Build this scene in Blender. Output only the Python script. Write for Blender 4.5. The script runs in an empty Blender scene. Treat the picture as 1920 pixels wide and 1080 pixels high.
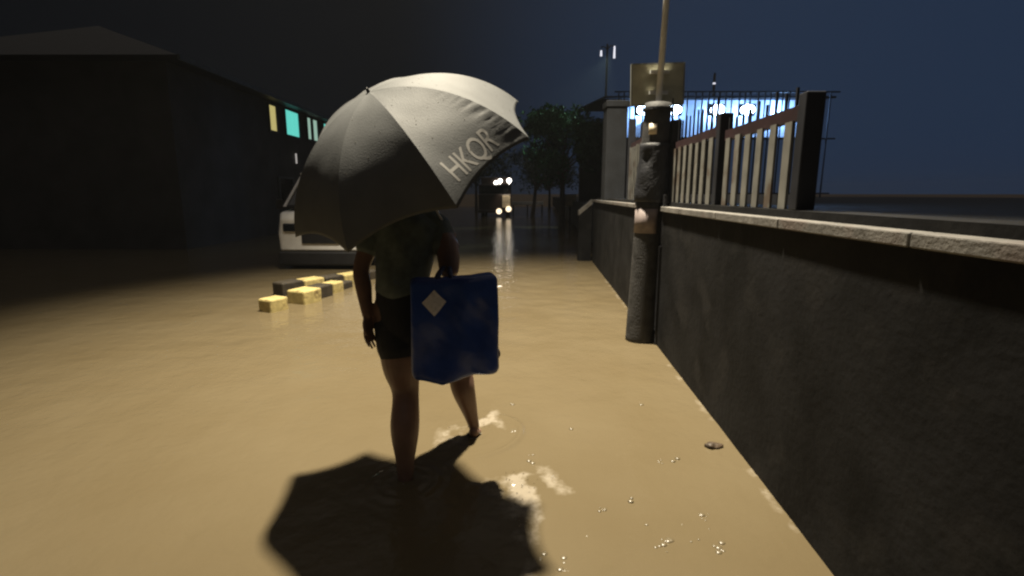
import bpy, bmesh, math, random
import numpy as np
from mathutils import Vector, Matrix, Euler, noise

random.seed(7); rng = np.random.default_rng(11)
S = bpy.context.scene
COL = S.collection
R = math.radians

# ------------------------------------------------------------------ camera
cam_d = bpy.data.cameras.new('camera'); cam = bpy.data.objects.new('camera', cam_d); COL.objects.link(cam)
cam_d.sensor_fit = 'HORIZONTAL'; cam_d.sensor_width = 36.0; cam_d.lens = 36.0 * 950.0 / 1920.0
cam_d.clip_start = 0.05; cam_d.clip_end = 2000
PITCH = math.atan(176.0 / 950.0)
cam.location = (0, 0, 1.5); cam.rotation_euler = (math.pi / 2 - PITCH, 0, 0)
cam_d.dof.use_dof = False
S.camera = cam

# ------------------------------------------------------------------ world, light, exposure
w = bpy.data.worlds.new('World'); S.world = w; w.use_nodes = True
nt = w.node_tree; bg = nt.nodes['Background']
sky = nt.nodes.new('ShaderNodeTexSky'); sky.sky_type = 'NISHITA'; sky.sun_disc = False
sky.sun_elevation = R(-5); sky.sun_rotation = R(120); sky.air_density = 1.6; sky.dust_density = 2.0; sky.ozone_density = 3.0
# town glow: the low cloud is a little lighter and bluer over the floodlit court on the right
tcw = nt.nodes.new('ShaderNodeTexCoord'); dp = nt.nodes.new('ShaderNodeVectorMath'); dp.operation = 'DOT_PRODUCT'
dp.inputs[1].default_value = Vector((0.62, 0.76, 0.18)).normalized()
mr = nt.nodes.new('ShaderNodeMapRange'); mr.interpolation_type = 'SMOOTHSTEP'; mr.inputs['From Min'].default_value = 0.62; mr.inputs['From Max'].default_value = 1.0
gl = nt.nodes.new('ShaderNodeMix'); gl.data_type = 'RGBA'; gl.inputs[6].default_value = (0.022, 0.026, 0.034, 1); gl.inputs[7].default_value = (0.095, 0.175, 0.36, 1)
ad = nt.nodes.new('ShaderNodeMix'); ad.data_type = 'RGBA'; ad.blend_type = 'ADD'; ad.inputs['Factor'].default_value = 1.0
nt.links.new(tcw.outputs['Generated'], dp.inputs[0]); nt.links.new(dp.outputs['Value'], mr.inputs['Value']); nt.links.new(mr.outputs['Result'], gl.inputs['Factor'])
nt.links.new(sky.outputs['Color'], ad.inputs[6]); nt.links.new(gl.outputs[2], ad.inputs[7]); # glow added overhead, out of view, to lift the shadows
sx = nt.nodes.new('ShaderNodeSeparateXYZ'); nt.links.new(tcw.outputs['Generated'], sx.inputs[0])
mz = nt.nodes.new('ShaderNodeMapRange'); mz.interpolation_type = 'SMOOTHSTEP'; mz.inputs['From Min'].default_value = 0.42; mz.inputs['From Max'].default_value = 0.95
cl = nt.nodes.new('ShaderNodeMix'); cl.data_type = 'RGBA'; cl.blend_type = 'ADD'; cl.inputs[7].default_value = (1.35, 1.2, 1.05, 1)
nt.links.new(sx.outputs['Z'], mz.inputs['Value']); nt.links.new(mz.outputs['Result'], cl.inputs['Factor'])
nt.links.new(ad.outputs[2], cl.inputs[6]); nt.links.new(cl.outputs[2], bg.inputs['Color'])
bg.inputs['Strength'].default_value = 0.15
S.view_settings.view_transform = 'Standard'; S.view_settings.look = 'None'
S.view_settings.gamma = 1; S.view_settings.exposure = 0; S.view_settings.use_curve_mapping = False
S.cycles.use_denoising = True
S.cycles.pixel_filter_type = 'BLACKMAN_HARRIS'; S.cycles.filter_width = 2.3
S.cycles.max_bounces = 6; S.cycles.sample_clamp_indirect = 4.0
S.cycles.caustics_reflective = False; S.cycles.caustics_refractive = False

def lamp(name, kind, loc, energy, color, radius=0.1, aim=None, angle=None, blend=0.3):
    l = bpy.data.lights.new(name, kind); o = bpy.data.objects.new(name, l); COL.objects.link(o)
    o.location = loc; l.energy = energy; l.color = color; l.shadow_soft_size = radius
    if aim is not None:
        o.rotation_euler = (Vector(aim) - Vector(loc)).to_track_quat('-Z', 'Y').to_euler()
    if angle: l.spot_size = R(angle); l.spot_blend = blend
    return o
# the street light over the flooded lane (its head is above the picture)
lamp('street_light', 'SPOT', (-0.45, 5.5, 12.0), 30500, (1.0, 0.885, 0.68), 0.26, (0.2, 5.6, 0), 67, 1.0)

# ------------------------------------------------------------------ material helpers
def mat(name, base, rough=0.6, spec=0.4, metal=0.0, var=0.12, scale=6.0, bump=0.0, bscale=40.0, stain=None, emit=None, estr=0.0):
    m = bpy.data.materials.new(name); m.use_nodes = True
    t = m.node_tree; b = t.nodes['Principled BSDF']
    b.inputs['Roughness'].default_value = rough; b.inputs['Metallic'].default_value = metal
    b.inputs['Specular IOR Level'].default_value = spec
    tc = t.nodes.new('ShaderNodeTexCoord')
    nz = t.nodes.new('ShaderNodeTexNoise'); nz.inputs['Scale'].default_value = scale; nz.inputs['Detail'].default_value = 6
    t.links.new(tc.outputs['Object'], nz.inputs['Vector'])
    rp = t.nodes.new('ShaderNodeValToRGB')
    lo = [max(0, c * (1 - 2 * var)) for c in base]; hi = [min(1, c * (1 + 2 * var)) for c in base]
    rp.color_ramp.elements[0].position = 0.3; rp.color_ramp.elements[1].position = 0.7
    rp.color_ramp.elements[0].color = (*lo, 1); rp.color_ramp.elements[1].color = (*hi, 1)
    t.links.new(nz.outputs['Fac'], rp.inputs['Fac'])
    out = rp.outputs['Color']
    if stain:
        n2 = t.nodes.new('ShaderNodeTexNoise'); n2.inputs['Scale'].default_value = stain[1]; n2.inputs['Detail'].default_value = 8
        t.links.new(tc.outputs['Object'], n2.inputs['Vector'])
        r2 = t.nodes.new('ShaderNodeValToRGB'); r2.color_ramp.elements[0].position = 0.55; r2.color_ramp.elements[1].position = 0.66
        t.links.new(n2.outputs['Fac'], r2.inputs['Fac'])
        mx = t.nodes.new('ShaderNodeMix'); mx.data_type = 'RGBA'; mx.inputs[7].default_value = (*stain[0], 1)
        t.links.new(r2.outputs['Color'], mx.inputs['Factor']); t.links.new(out, mx.inputs[6]); out = mx.outputs[2]
    t.links.new(out, b.inputs['Base Color'])
    if bump:
        n3 = t.nodes.new('ShaderNodeTexNoise'); n3.inputs['Scale'].default_value = bscale; n3.inputs['Detail'].default_value = 5
        t.links.new(tc.outputs['Object'], n3.inputs['Vector'])
        bp = t.nodes.new('ShaderNodeBump'); bp.inputs['Strength'].default_value = bump; bp.inputs['Distance'].default_value = 0.01
        t.links.new(n3.outputs['Fac'], bp.inputs['Height']); t.links.new(bp.outputs['Normal'], b.inputs['Normal'])
    if emit:
        b.inputs['Emission Color'].default_value = (*emit, 1); b.inputs['Emission Strength'].default_value = estr
    return m

M = {}
M['fabric'] = mat('umbrella fabric', (0.098, 0.102, 0.104), 0.65, 0.25, var=0.05, scale=9, bump=0.15, bscale=160)
M['print'] = mat('umbrella print', (0.36, 0.35, 0.33), 0.6, var=0.03)
M['steel'] = mat('steel', (0.45, 0.45, 0.46), 0.35, metal=0.9, var=0.08)
M['black_plastic'] = mat('black plastic', (0.012, 0.012, 0.013), 0.4)
M['skin'] = mat('skin', (0.175, 0.105, 0.08), 0.42, var=0.06, scale=14, bump=0.08, bscale=220)
M['hair'] = mat('hair', (0.010, 0.008, 0.007), 0.4, bump=0.6, bscale=120)
M['shirt'] = mat('shirt cloth', (0.11, 0.135, 0.13), 0.8, var=0.12, scale=20, bump=0.2, bscale=90)
M['shorts'] = mat('shorts cloth', (0.012, 0.013, 0.018), 0.8, var=0.12, scale=20, bump=0.2, bscale=90)
M['sandal'] = mat('sandal', (0.16, 0.15, 0.13), 0.6)
M['bag'] = mat('blue bag', (0.012, 0.042, 0.22), 0.38, 0.45, var=0.10, scale=8, bump=0.25, bscale=30)
M['bag_trim'] = mat('dark blue webbing', (0.006, 0.014, 0.07), 0.6, var=0.1, scale=60)
M['paper'] = mat('paper sticker', (0.62, 0.60, 0.60), 0.5, var=0.08, scale=60)
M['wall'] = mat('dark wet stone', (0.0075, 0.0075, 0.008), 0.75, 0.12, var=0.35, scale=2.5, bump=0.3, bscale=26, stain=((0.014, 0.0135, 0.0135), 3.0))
M['coping'] = mat('pale coping', (0.145, 0.138, 0.128), 0.6, var=0.18, scale=9, bump=0.4, bscale=60, stain=((0.12, 0.10, 0.09), 4.0))
M['picket'] = mat('pale picket paint', (0.15, 0.148, 0.135), 0.5, var=0.12, scale=7, stain=((0.09, 0.07, 0.055), 5.0))
M['rail'] = mat('maroon rail paint', (0.024, 0.011, 0.013), 0.5, var=0.15)
M['post'] = mat('dark post paint', (0.014, 0.015, 0.02), 0.5, var=0.15)
M['pillar'] = mat('gate pillar plaster', (0.014, 0.016, 0.02), 0.7, var=0.2, scale=4, bump=0.3)
M['concrete'] = mat('pole concrete', (0.034, 0.034, 0.035), 0.7, var=0.2, scale=8, bump=0.5, bscale=50, stain=((0.018, 0.018, 0.018), 6.0))
M['wrap'] = mat('dark wrapped sheet', (0.012, 0.013, 0.017), 0.6, var=0.2, scale=12, bump=0.5)
M['poster'] = mat('pale poster', (0.20, 0.165, 0.16), 0.6, var=0.15, scale=10)
M['board'] = mat('sign board', (0.42, 0.41, 0.30), 0.55, var=0.14, scale=5)
M['board_edge'] = mat('sign edge', (0.25, 0.26, 0.24), 0.5)
M['yellow'] = mat('yellow kerb paint', (0.38, 0.31, 0.13), 0.6, var=0.15, scale=9, bump=0.4, stain=((0.14, 0.10, 0.045), 7.0))
M['black_paint'] = mat('black kerb paint', (0.03, 0.024, 0.016), 0.6, var=0.2, scale=9, bump=0.3)
M['van_white'] = mat('white van paint', (0.78, 0.77, 0.75), 0.3, 0.5, var=0.04)
M['van_dark'] = mat('dark van trim', (0.018, 0.018, 0.02), 0.4)
M['glass'] = mat('dark glass', (0.008, 0.010, 0.013), 0.06, 0.6, var=0.05)
M['rubber'] = mat('rubber', (0.012, 0.012, 0.012), 0.8)
M['rim'] = mat('wheel rim', (0.2, 0.2, 0.2), 0.4, metal=0.7)
M['house'] = mat('dim plaster', (0.05, 0.048, 0.046), 0.8, var=0.15, scale=1.2)
M['roof'] = mat('roof sheet', (0.012, 0.012, 0.013), 0.6, var=0.2)
M['frame'] = mat('window frame', (0.05, 0.06, 0.06), 0.5)
M['lit_cyan'] = mat('lit cyan window', (0.1, 0.2, 0.2), 0.4, emit=(0.16, 0.85, 0.72), estr=0.75)
M['lit_pale'] = mat('lit pale window', (0.2, 0.22, 0.2), 0.4, emit=(0.40, 0.62, 0.50), estr=0.70)
M['lit_yellow'] = mat('lit yellow window', (0.2, 0.2, 0.1), 0.4, emit=(0.80, 0.68, 0.25), estr=0.6)
M['tube'] = mat('tube lamp', (0.5, 0.5, 0.5), 0.4, emit=(0.8, 0.75, 0.7), estr=0.5)
M['bulb_white'] = mat('white lamp', (0.8, 0.8, 0.8), 0.4, emit=(1.0, 0.93, 0.82), estr=6.0)
M['bulb_warm'] = mat('warm lamp', (0.8, 0.7, 0.5), 0.4, emit=(1.0, 0.80, 0.55), estr=1.7)
M['bulb_far'] = mat('far lamp', (0.8, 0.8, 0.8), 0.4, emit=(0.9, 0.9, 1.0), estr=1.0)
M['bulb_blue'] = mat('blue white lamp', (0.8, 0.8, 0.8), 0.4, emit=(0.55, 0.75, 1.0), estr=26.0)
M['court'] = mat('court fascia paint', (0.42, 0.45, 0.52), 0.6, var=0.1, scale=1.5)
M['truck'] = mat('truck paint', (0.035, 0.024, 0.02), 0.4, var=0.1)
M['cream'] = mat('cream panel', (0.62, 0.54, 0.40), 0.5, var=0.08)
M['galv'] = mat('galvanised steel', (0.6, 0.6, 0.58), 0.6)
M['leaf'] = mat('leaf', (0.045, 0.11, 0.055), 0.9, 0.05, var=0.3, scale=2)
M['leaf_dark'] = mat('dark leaf', (0.035, 0.06, 0.035), 0.6, var=0.3, scale=2)
M['bark'] = mat('bark', (0.07, 0.055, 0.04), 0.8, bump=0.6, bscale=20)
M['mud'] = mat('mud', (0.16, 0.115, 0.065), 0.8, bump=0.4, bscale=4)
M['soil'] = mat('dark wet soil', (0.012, 0.012, 0.012), 0.8, bump=0.5, bscale=6)
M['debris'] = mat('sodden husk', (0.045, 0.030, 0.018), 0.6, var=0.3, scale=30, bump=0.5)
M['glint_bit'] = mat('white glint chip', (0.75, 0.70, 0.68), 0.4)
M['bubble'] = mat('water bubble', (0.10, 0.08, 0.047), 0.30, 0.5, var=0.03)
M['drop'] = mat('splash droplet', (0.2, 0.16, 0.10), 0.08, 0.6, var=0.05)

# ------------------------------------------------------------------ object helpers
def link(name, me, m, parent=None, smooth=False):
    o = bpy.data.objects.new(name, me); COL.objects.link(o)
    if m: me.materials.append(m)
    if smooth: me.polygons.foreach_set('use_smooth', [True] * len(me.polygons))
    if parent is not None: o.parent = parent
    return o
def obj(name, bm, m, parent=None, smooth=False, bevel=0.0):
    bmesh.ops.recalc_face_normals(bm, faces=bm.faces)
    me = bpy.data.meshes.new(name); bm.to_mesh(me); bm.free()
    o = link(name, me, m, parent, smooth)
    if bevel:
        b = o.modifiers.new('bevel', 'BEVEL'); b.width = bevel; b.segments = 2; b.limit_method = 'ANGLE'
    return o
def tag(o, label, cat=None, group=None, kind=None):
    o['label'] = label
    if cat: o['category'] = cat
    if group: o['group'] = group
    if kind: o['kind'] = kind
    return o
def thing(name, label, cat, loc=(0, 0, 0), group=None, rotz=0):
    o = bpy.data.objects.new(name, None); COL.objects.link(o); o.location = loc; o.rotation_euler = (0, 0, rotz)
    o.empty_display_size = 0.1
    return tag(o, label, cat, group)
def setting(o): o['kind'] = 'structure'; return o

def box(bm, lo, hi, mtx=None):
    c = [(lo[i] + hi[i]) / 2 for i in range(3)]; s = [hi[i] - lo[i] for i in range(3)]
    r = bmesh.ops.create_cube(bm, size=1, matrix=Matrix.Translation(c) @ Matrix.Diagonal((*s, 1)))
    if mtx is not None: bmesh.ops.transform(bm, matrix=mtx, verts=r['verts'])
    return r['verts']
def cyl(bm, p0, p1, r0, r1=None, seg=14):
    p0, p1 = Vector(p0), Vector(p1); r1 = r0 if r1 is None else r1
    d = p1 - p0; q = d.to_track_quat('Z', 'Y').to_matrix().to_4x4()
    return bmesh.ops.create_cone(bm, cap_ends=True, segments=seg, radius1=r0, radius2=r1, depth=d.length,
                                 matrix=Matrix.Translation((p0 + p1) / 2) @ q)['verts']
def catmull(P, n):
    P = [Vector(p) for p in P]; out = []
    for i in range(len(P) - 1):
        a = P[max(i - 1, 0)]; b = P[i]; c = P[i + 1]; d = P[min(i + 2, len(P) - 1)]
        for k in range(n):
            t = k / n
            out.append(0.5 * ((2 * b) + (c - a) * t + (2 * a - 5 * b + 4 * c - d) * t * t + (3 * b - a - 3 * c + d) * t ** 3))
    out.append(P[-1]); return out
def tube(bm, pts, rads, seg=14, n=5, side=(1, 0, 0), cap=True, closed_ends=True):
    """a limb: pts joints, rads per joint a number or (rx, ry); rx measured along side"""
    rr = [(r, r) if not isinstance(r, (tuple, list)) else r for r in rads]
    if n > 1:
        C = catmull(pts, n)
        rs = catmull([(a, b, 0) for a, b in rr], n); rr = [(v.x, v.y) for v in rs]
    else: C = [Vector(p) for p in pts]
    side = Vector(side); rings = []
    def ring(c, t, rx, ry):
        x = (side - t * side.dot(t)); x = x.normalized() if x.length > 1e-4 else t.orthogonal().normalized()
        y = t.cross(x)
        return [bm.verts.new(c + x * rx * math.cos(2 * math.pi * k / seg) + y * ry * math.sin(2 * math.pi * k / seg)) for k in range(seg)]
    N = len(C)
    T = [(C[min(i + 1, N - 1)] - C[max(i - 1, 0)]).normalized() for i in range(N)]
    if cap:
        for q in (0.95, 0.8, 0.5):
            rx, ry = rr[0]; k = math.sqrt(1 - q * q); rings.append(ring(C[0] - T[0] * q * min(rx, ry), T[0], rx * k, ry * k))
    for i in range(N): rings.append(ring(C[i], T[i], *rr[i]))
    if cap:
        for q in (0.5, 0.8, 0.95):
            rx, ry = rr[-1]; k = math.sqrt(1 - q * q); rings.append(ring(C[-1] + T[-1] * q * min(rx, ry), T[-1], rx * k, ry * k))
    for a, b in zip(rings, rings[1:]):
        for k in range(seg): bm.faces.new((a[k], a[(k + 1) % seg], b[(k + 1) % seg], b[k]))
    if closed_ends:
        bm.faces.new(rings[0][::-1]); bm.faces.new(rings[-1])
def ball(bm, c, r, mtx=None, sub=2):
    v = bmesh.ops.create_icosphere(bm, subdivisions=sub, radius=1)['verts']
    m = Matrix.Translation(c) @ (mtx if mtx is not None else Matrix()) @ Matrix.Diagonal((*(r if isinstance(r, (tuple, list)) else (r, r, r)), 1))
    bmesh.ops.transform(bm, matrix=m, verts=v)
def fused(name, bm, m, parent, voxel, smooth=4):
    """the overlapping volumes in bm grown together into one continuous skin"""
    bmesh.ops.recalc_face_normals(bm, faces=bm.faces)
    me = bpy.data.meshes.new('tmp'); bm.to_mesh(me); bm.free()
    o = bpy.data.objects.new('tmp', me); COL.objects.link(o)
    a = o.modifiers.new('r', 'REMESH'); a.mode = 'VOXEL'; a.voxel_size = voxel
    if smooth:
        b = o.modifiers.new('s', 'SMOOTH'); b.factor = 0.5; b.iterations = smooth
    dg = bpy.context.evaluated_depsgraph_get(); dg.update()
    out = bpy.data.meshes.new_from_object(o.evaluated_get(dg)); out.name = name
    bpy.data.objects.remove(o); bpy.data.meshes.remove(me)
    out.materials.clear()
    return link(name, out, m, parent, True)
def pydata(name, V, F, m, parent=None, smooth=False):
    me = bpy.data.meshes.new(name); me.from_pydata(V, [], F); me.update()
    return link(name, me, m, parent, smooth)

# ================================================================== the setting
# ground: one sheet under the flood, rising to a bank far off
gx = [-400, -60, -20, 0, 20, 60, 400]; gy = [-30, 0, 30, 62, 70, 90, 600]
def gz(y): return -0.10 if y < 64 else (0.5 if y < 80 else 1.4)
V = [(x, y, gz(y)) for y in gy for x in gx]; n = len(gx)
F = [(j * n + i, j * n + i + 1, (j + 1) * n + i + 1, (j + 1) * n + i) for j in range(len(gy) - 1) for i in range(n - 1)]
setting(pydata('ground', V, F, M['mud']))

# flood water, with real ripples: wind chop, rain rings, the wake and broken water round the feet
FEET = [(-0.565, 2.46), (-0.245, 3.0)]
xs = np.concatenate([[-60, -30, -15, -8, -5, -3.6], np.arange(-3.0, 1.92, 0.018), [2.2, 2.8, 4, 8, 20, 60]])
ys = np.concatenate([[-20, -5, 0, 0.8], np.arange(1.1, 5.0, 0.018), np.arange(5.0, 12, 0.06), np.linspace(12, 66, 60)])
X, Y = np.meshgrid(xs, ys)
Z = np.zeros_like(X)
for k in range(26):
    th = rng.uniform(0, 2 * np.pi); lam = rng.uniform(0.12, 0.7); kx = 2 * np.pi / lam
    Z += 0.00016 * lam / 0.2 * np.sin(kx * (X * np.cos(th) + Y * np.sin(th)) + rng.uniform(0, 6.3))
for k in range(150):                                    # rain rings
    cx, cy = rng.uniform(-2.6, 1.6), rng.uniform(1.2, 5.0); r0 = rng.uniform(0.02, 0.12)
    rr = np.hypot(X - cx, Y - cy)
    Z += 0.0011 * np.cos((rr - r0) * 2 * np.pi / 0.05) * np.exp(-((rr - r0) / 0.025) ** 2)
rr = np.hypot(X - FEET[1][0], Y - FEET[1][1]); ang = np.arctan2(Y - FEET[1][1], X - FEET[1][0])
Z += 0.018 * np.exp(-((rr - 0.30 - 0.02 * np.sin(2 * ang)) / 0.018) ** 2) * np.clip(np.cos(ang + 0.25), 0, 1)
rr2 = np.hypot(X - FEET[0][0], Y - FEET[0][1])
Z += 0.003 * np.exp(-((rr2 - 0.16) / 0.016) ** 2)
for cx, cy in FEET:
    r_ = np.hypot(X - cx, Y - cy)
    for q, a_ in ((0.10, 0.005), (0.17, 0.004), (0.24, 0.003)): Z += a_ * np.exp(-((r_ - q) / 0.016) ** 2)
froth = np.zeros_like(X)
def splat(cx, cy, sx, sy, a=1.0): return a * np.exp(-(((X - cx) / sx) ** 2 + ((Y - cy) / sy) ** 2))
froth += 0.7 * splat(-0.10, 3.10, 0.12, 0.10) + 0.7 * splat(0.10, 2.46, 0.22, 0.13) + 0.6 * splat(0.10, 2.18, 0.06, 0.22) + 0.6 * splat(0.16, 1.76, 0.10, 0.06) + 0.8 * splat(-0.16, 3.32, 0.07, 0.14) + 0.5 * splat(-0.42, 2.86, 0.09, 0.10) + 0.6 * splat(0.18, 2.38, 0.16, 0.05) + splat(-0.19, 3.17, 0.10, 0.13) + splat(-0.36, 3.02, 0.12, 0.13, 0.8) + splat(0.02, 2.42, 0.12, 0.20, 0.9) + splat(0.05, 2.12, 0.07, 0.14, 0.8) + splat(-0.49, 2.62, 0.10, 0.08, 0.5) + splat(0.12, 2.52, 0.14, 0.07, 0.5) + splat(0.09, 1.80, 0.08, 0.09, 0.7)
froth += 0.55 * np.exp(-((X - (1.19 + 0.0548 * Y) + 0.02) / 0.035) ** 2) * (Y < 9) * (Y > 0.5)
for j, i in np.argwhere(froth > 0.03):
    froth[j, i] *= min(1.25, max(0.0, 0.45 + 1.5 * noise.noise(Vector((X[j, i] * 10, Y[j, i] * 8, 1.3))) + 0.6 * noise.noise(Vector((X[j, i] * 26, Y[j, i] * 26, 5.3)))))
chop = np.zeros_like(X); idx = np.argwhere(froth > 0.04)
for j, i in idx:
    p = Vector((X[j, i] * 22, Y[j, i] * 22, 3.1)); q = Vector((X[j, i] * 55, Y[j, i] * 55, 7.7))
    chop[j, i] = noise.noise(p) * 0.65 + noise.noise(q) * 0.35
Z += 0.022 * froth * chop
Z *= np.clip((np.hypot(X, Y) < 14).astype(float), 0, 1)
V = np.stack([X.ravel(), Y.ravel(), Z.ravel()], 1)
nx, ny = len(xs), len(ys)
I = np.arange(nx * ny).reshape(ny, nx)
F = np.stack([I[:-1, :-1].ravel(), I[:-1, 1:].ravel(), I[1:, 1:].ravel(), I[1:, :-1].ravel()], 1)
m = bpy.data.materials.new('muddy flood water'); m.use_nodes = True; M['water'] = m
t = m.node_tree; b = t.nodes['Principled BSDF']
b.inputs['Roughness'].default_value = 0.10; b.inputs['IOR'].default_value = 1.33
tc = t.nodes.new('ShaderNodeTexCoord')
def noise_node(scale, detail, stretch=(1, 1, 1)):
    mp = t.nodes.new('ShaderNodeMapping'); mp.inputs['Scale'].default_value = stretch
    n_ = t.nodes.new('ShaderNodeTexNoise'); n_.inputs['Scale'].default_value = scale; n_.inputs['Detail'].default_value = detail
    t.links.new(tc.outputs['Object'], mp.inputs['Vector']); t.links.new(mp.outputs['Vector'], n_.inputs['Vector']); return n_
silt = noise_node(0.9, 6)
rp = t.nodes.new('ShaderNodeValToRGB'); rp.color_ramp.elements[0].position = 0.3; rp.color_ramp.elements[1].position = 0.7
rp.color_ramp.elements[0].color = (0.094, 0.073, 0.041, 1); rp.color_ramp.elements[1].color = (0.109, 0.087, 0.052, 1)
t.links.new(silt.outputs['Fac'], rp.inputs['Fac'])
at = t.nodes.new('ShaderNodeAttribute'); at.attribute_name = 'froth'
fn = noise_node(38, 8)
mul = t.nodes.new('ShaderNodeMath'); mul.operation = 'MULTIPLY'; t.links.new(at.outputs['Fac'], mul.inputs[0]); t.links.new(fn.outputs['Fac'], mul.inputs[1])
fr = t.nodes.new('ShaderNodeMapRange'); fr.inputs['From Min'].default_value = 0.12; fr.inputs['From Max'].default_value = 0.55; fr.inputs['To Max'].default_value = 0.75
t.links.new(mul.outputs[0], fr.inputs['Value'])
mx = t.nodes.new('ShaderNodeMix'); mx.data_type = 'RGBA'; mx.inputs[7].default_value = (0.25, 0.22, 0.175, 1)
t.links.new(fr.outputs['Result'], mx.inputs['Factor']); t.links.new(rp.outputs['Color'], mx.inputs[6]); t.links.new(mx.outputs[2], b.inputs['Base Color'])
n1 = noise_node(3.2, 3); n2 = noise_node(17, 4)
add = t.nodes.new('ShaderNodeMath'); add.operation = 'MULTIPLY_ADD'; add.inputs[1].default_value = 0.22
t.links.new(n2.outputs['Fac'], add.inputs[0]); t.links.new(n1.outputs['Fac'], add.inputs[2])
bp = t.nodes.new('ShaderNodeBump'); bp.inputs['Strength'].default_value = 0.8; bp.inputs['Distance'].default_value = 0.02
t.links.new(add.outputs[0], bp.inputs['Height']); t.links.new(bp.outputs['Normal'], b.inputs['Normal'])
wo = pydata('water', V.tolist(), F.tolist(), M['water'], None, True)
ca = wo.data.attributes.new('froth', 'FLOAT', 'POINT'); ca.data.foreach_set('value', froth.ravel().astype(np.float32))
setting(wo)

# ================================================================== right side: wall, fence, pole
def wx(d): return 1.19 + 0.0548 * d                      # the road face of the wall
def along(bm, d0, d1, x0, x1, z0, z1):                   # a bar that follows the wall line
    v = []
    for d in (d0, d1):
        for xo, z in ((x0, z0), (x1, z0), (x1, z1), (x0, z1)): v.append(bm.verts.new((wx(d) + xo, d, z)))
    for f in ((3, 2, 1, 0), (4, 5, 6, 7), (0, 1, 5, 4), (1, 2, 6, 5), (2, 3, 7, 6), (3, 0, 4, 7)): bm.faces.new([v[i] for i in f])
wl = thing('boundary_wall', 'long dark wet stone wall with a pale coping along the flooded lane', 'wall', (wx(6), 6, -0.1))
def under(o, root): o.parent = root; o.matrix_parent_inverse = root.matrix_basis.inverted(); return o
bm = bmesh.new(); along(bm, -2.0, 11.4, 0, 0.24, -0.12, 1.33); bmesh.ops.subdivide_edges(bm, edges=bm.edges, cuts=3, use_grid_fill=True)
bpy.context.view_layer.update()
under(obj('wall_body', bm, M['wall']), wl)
bm = bmesh.new()
d = -2.0
while d < 11.4:
    e = min(d + 0.9, 11.43); along(bm, d + 0.004, e - 0.004, -0.025, 0.06, 1.333, 1.382); d = e
under(obj('coping', bm, M['coping'], bevel=0.006), wl)
bm = bmesh.new(); along(bm, -2.0, 11.4, 0.063, 0.24, 1.333, 1.42); under(obj('plinth', bm, M['wall']), wl)
bm = bmesh.new()
v = [bm.verts.new(p) for p in ((1.80, 11.46, 1.385), (1.80, 11.70, 1.385), (1.50, 11.70, 1.13), (1.50, 11.46, 1.13))]
r = bmesh.ops.extrude_face_region(bm, geom=[bm.faces.new(v)]); bmesh.ops.translate(bm, vec=(0, 0, -0.10), verts=[g for g in r['geom'] if isinstance(g, bmesh.types.BMVert)])
under(obj('sloping_end_cap', bm, M['coping']), wl)
bm = bmesh.new()
v = [bm.verts.new(p) for p in ((1.79, 11.47, 1.27), (1.51, 11.47, 1.02), (1.51, 11.47, -0.12), (1.79, 11.47, -0.12))]
r = bmesh.ops.extrude_face_region(bm, geom=[bm.faces.new(v)]); bmesh.ops.translate(bm, vec=(0, 0.22, 0), verts=[g for g in r['geom'] if isinstance(g, bmesh.types.BMVert)])
under(obj('end_buttress', bm, M['wall']), wl)

fc = thing('picket_fence', 'pale picket fence with maroon rails standing on the dark stone wall', 'fence', (wx(5), 5, 1.42))
bpy.context.view_layer.update()
def section(d0, d1, rail, top, step=0.175, wid=0.085, th=0.014):
    bm = bmesh.new(); d = d0 + 0.04
    while d + wid < d1:
        along(bm, d, d + wid * random.uniform(0.85, 1.05), 0.075, 0.075 + th, 1.424, rail - 0.03 + random.uniform(-0.012, 0.012)); d += step * random.uniform(0.95, 1.05)
    under(obj('picket_panel', bm, M['picket']), fc)
    bm = bmesh.new(); along(bm, d0, d1, 0.092, 0.13, rail - 0.035, rail + 0.035)
    under(obj('rail', bm, M['rail']), fc)
    bm = bmesh.new(); d = d0 + 0.07; bm.free()
    while d + 0.03 < d1:
        bm = bmesh.new(); along(bm, d, d + 0.014, 0.10, 0.112, rail + 0.036, top + random.uniform(-0.02, 0.03)); under(obj('rod', bm, M['post']), fc); d += 0.115
    bm = bmesh.new(); along(bm, d0, d1, 0.127, 0.165, 1.44, 1.50)
    under(obj('bottom_rail', bm, M['post']), fc)
section(2.62, 3.66, 1.90, 2.02); section(3.82, 5.02, 1.95, 2.18); section(5.16, 7.45, 2.17, 2.42, 0.13, 0.03, 0.010)
for dd, top in ((2.56, 1.98), (3.74, 2.06), (5.09, 2.20), (7.52, 2.55)):
    bm = bmesh.new(); along(bm, dd - 0.04, dd + 0.04, 0.066, 0.16, 1.424, top)
    under(obj('post', bm, M['post'], bevel=0.006), fc)
gp = thing('gate_pillar', 'tall plain dark gate pillar at the far end of the picket fence', 'pillar', (wx(9.9) + 0.2, 9.9, 1.385))
bm = bmesh.new(); box(bm, (-0.19, -0.19, 0.003), (0.19, 0.19, 1.68)); obj('shaft', bm, M['pillar'], gp, bevel=0.01)
bm = bmesh.new(); box(bm, (-0.21, -0.21, 1.682), (0.21, 0.21, 1.80)); obj('cap', bm, M['pillar'], gp, bevel=0.015)
# raised ground behind the wall
bm = bmesh.new(); along(bm, -4, 60, 0.245, 40, 0.2, 1.20); setting(obj('terrace', bm, M['soil']))

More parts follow.
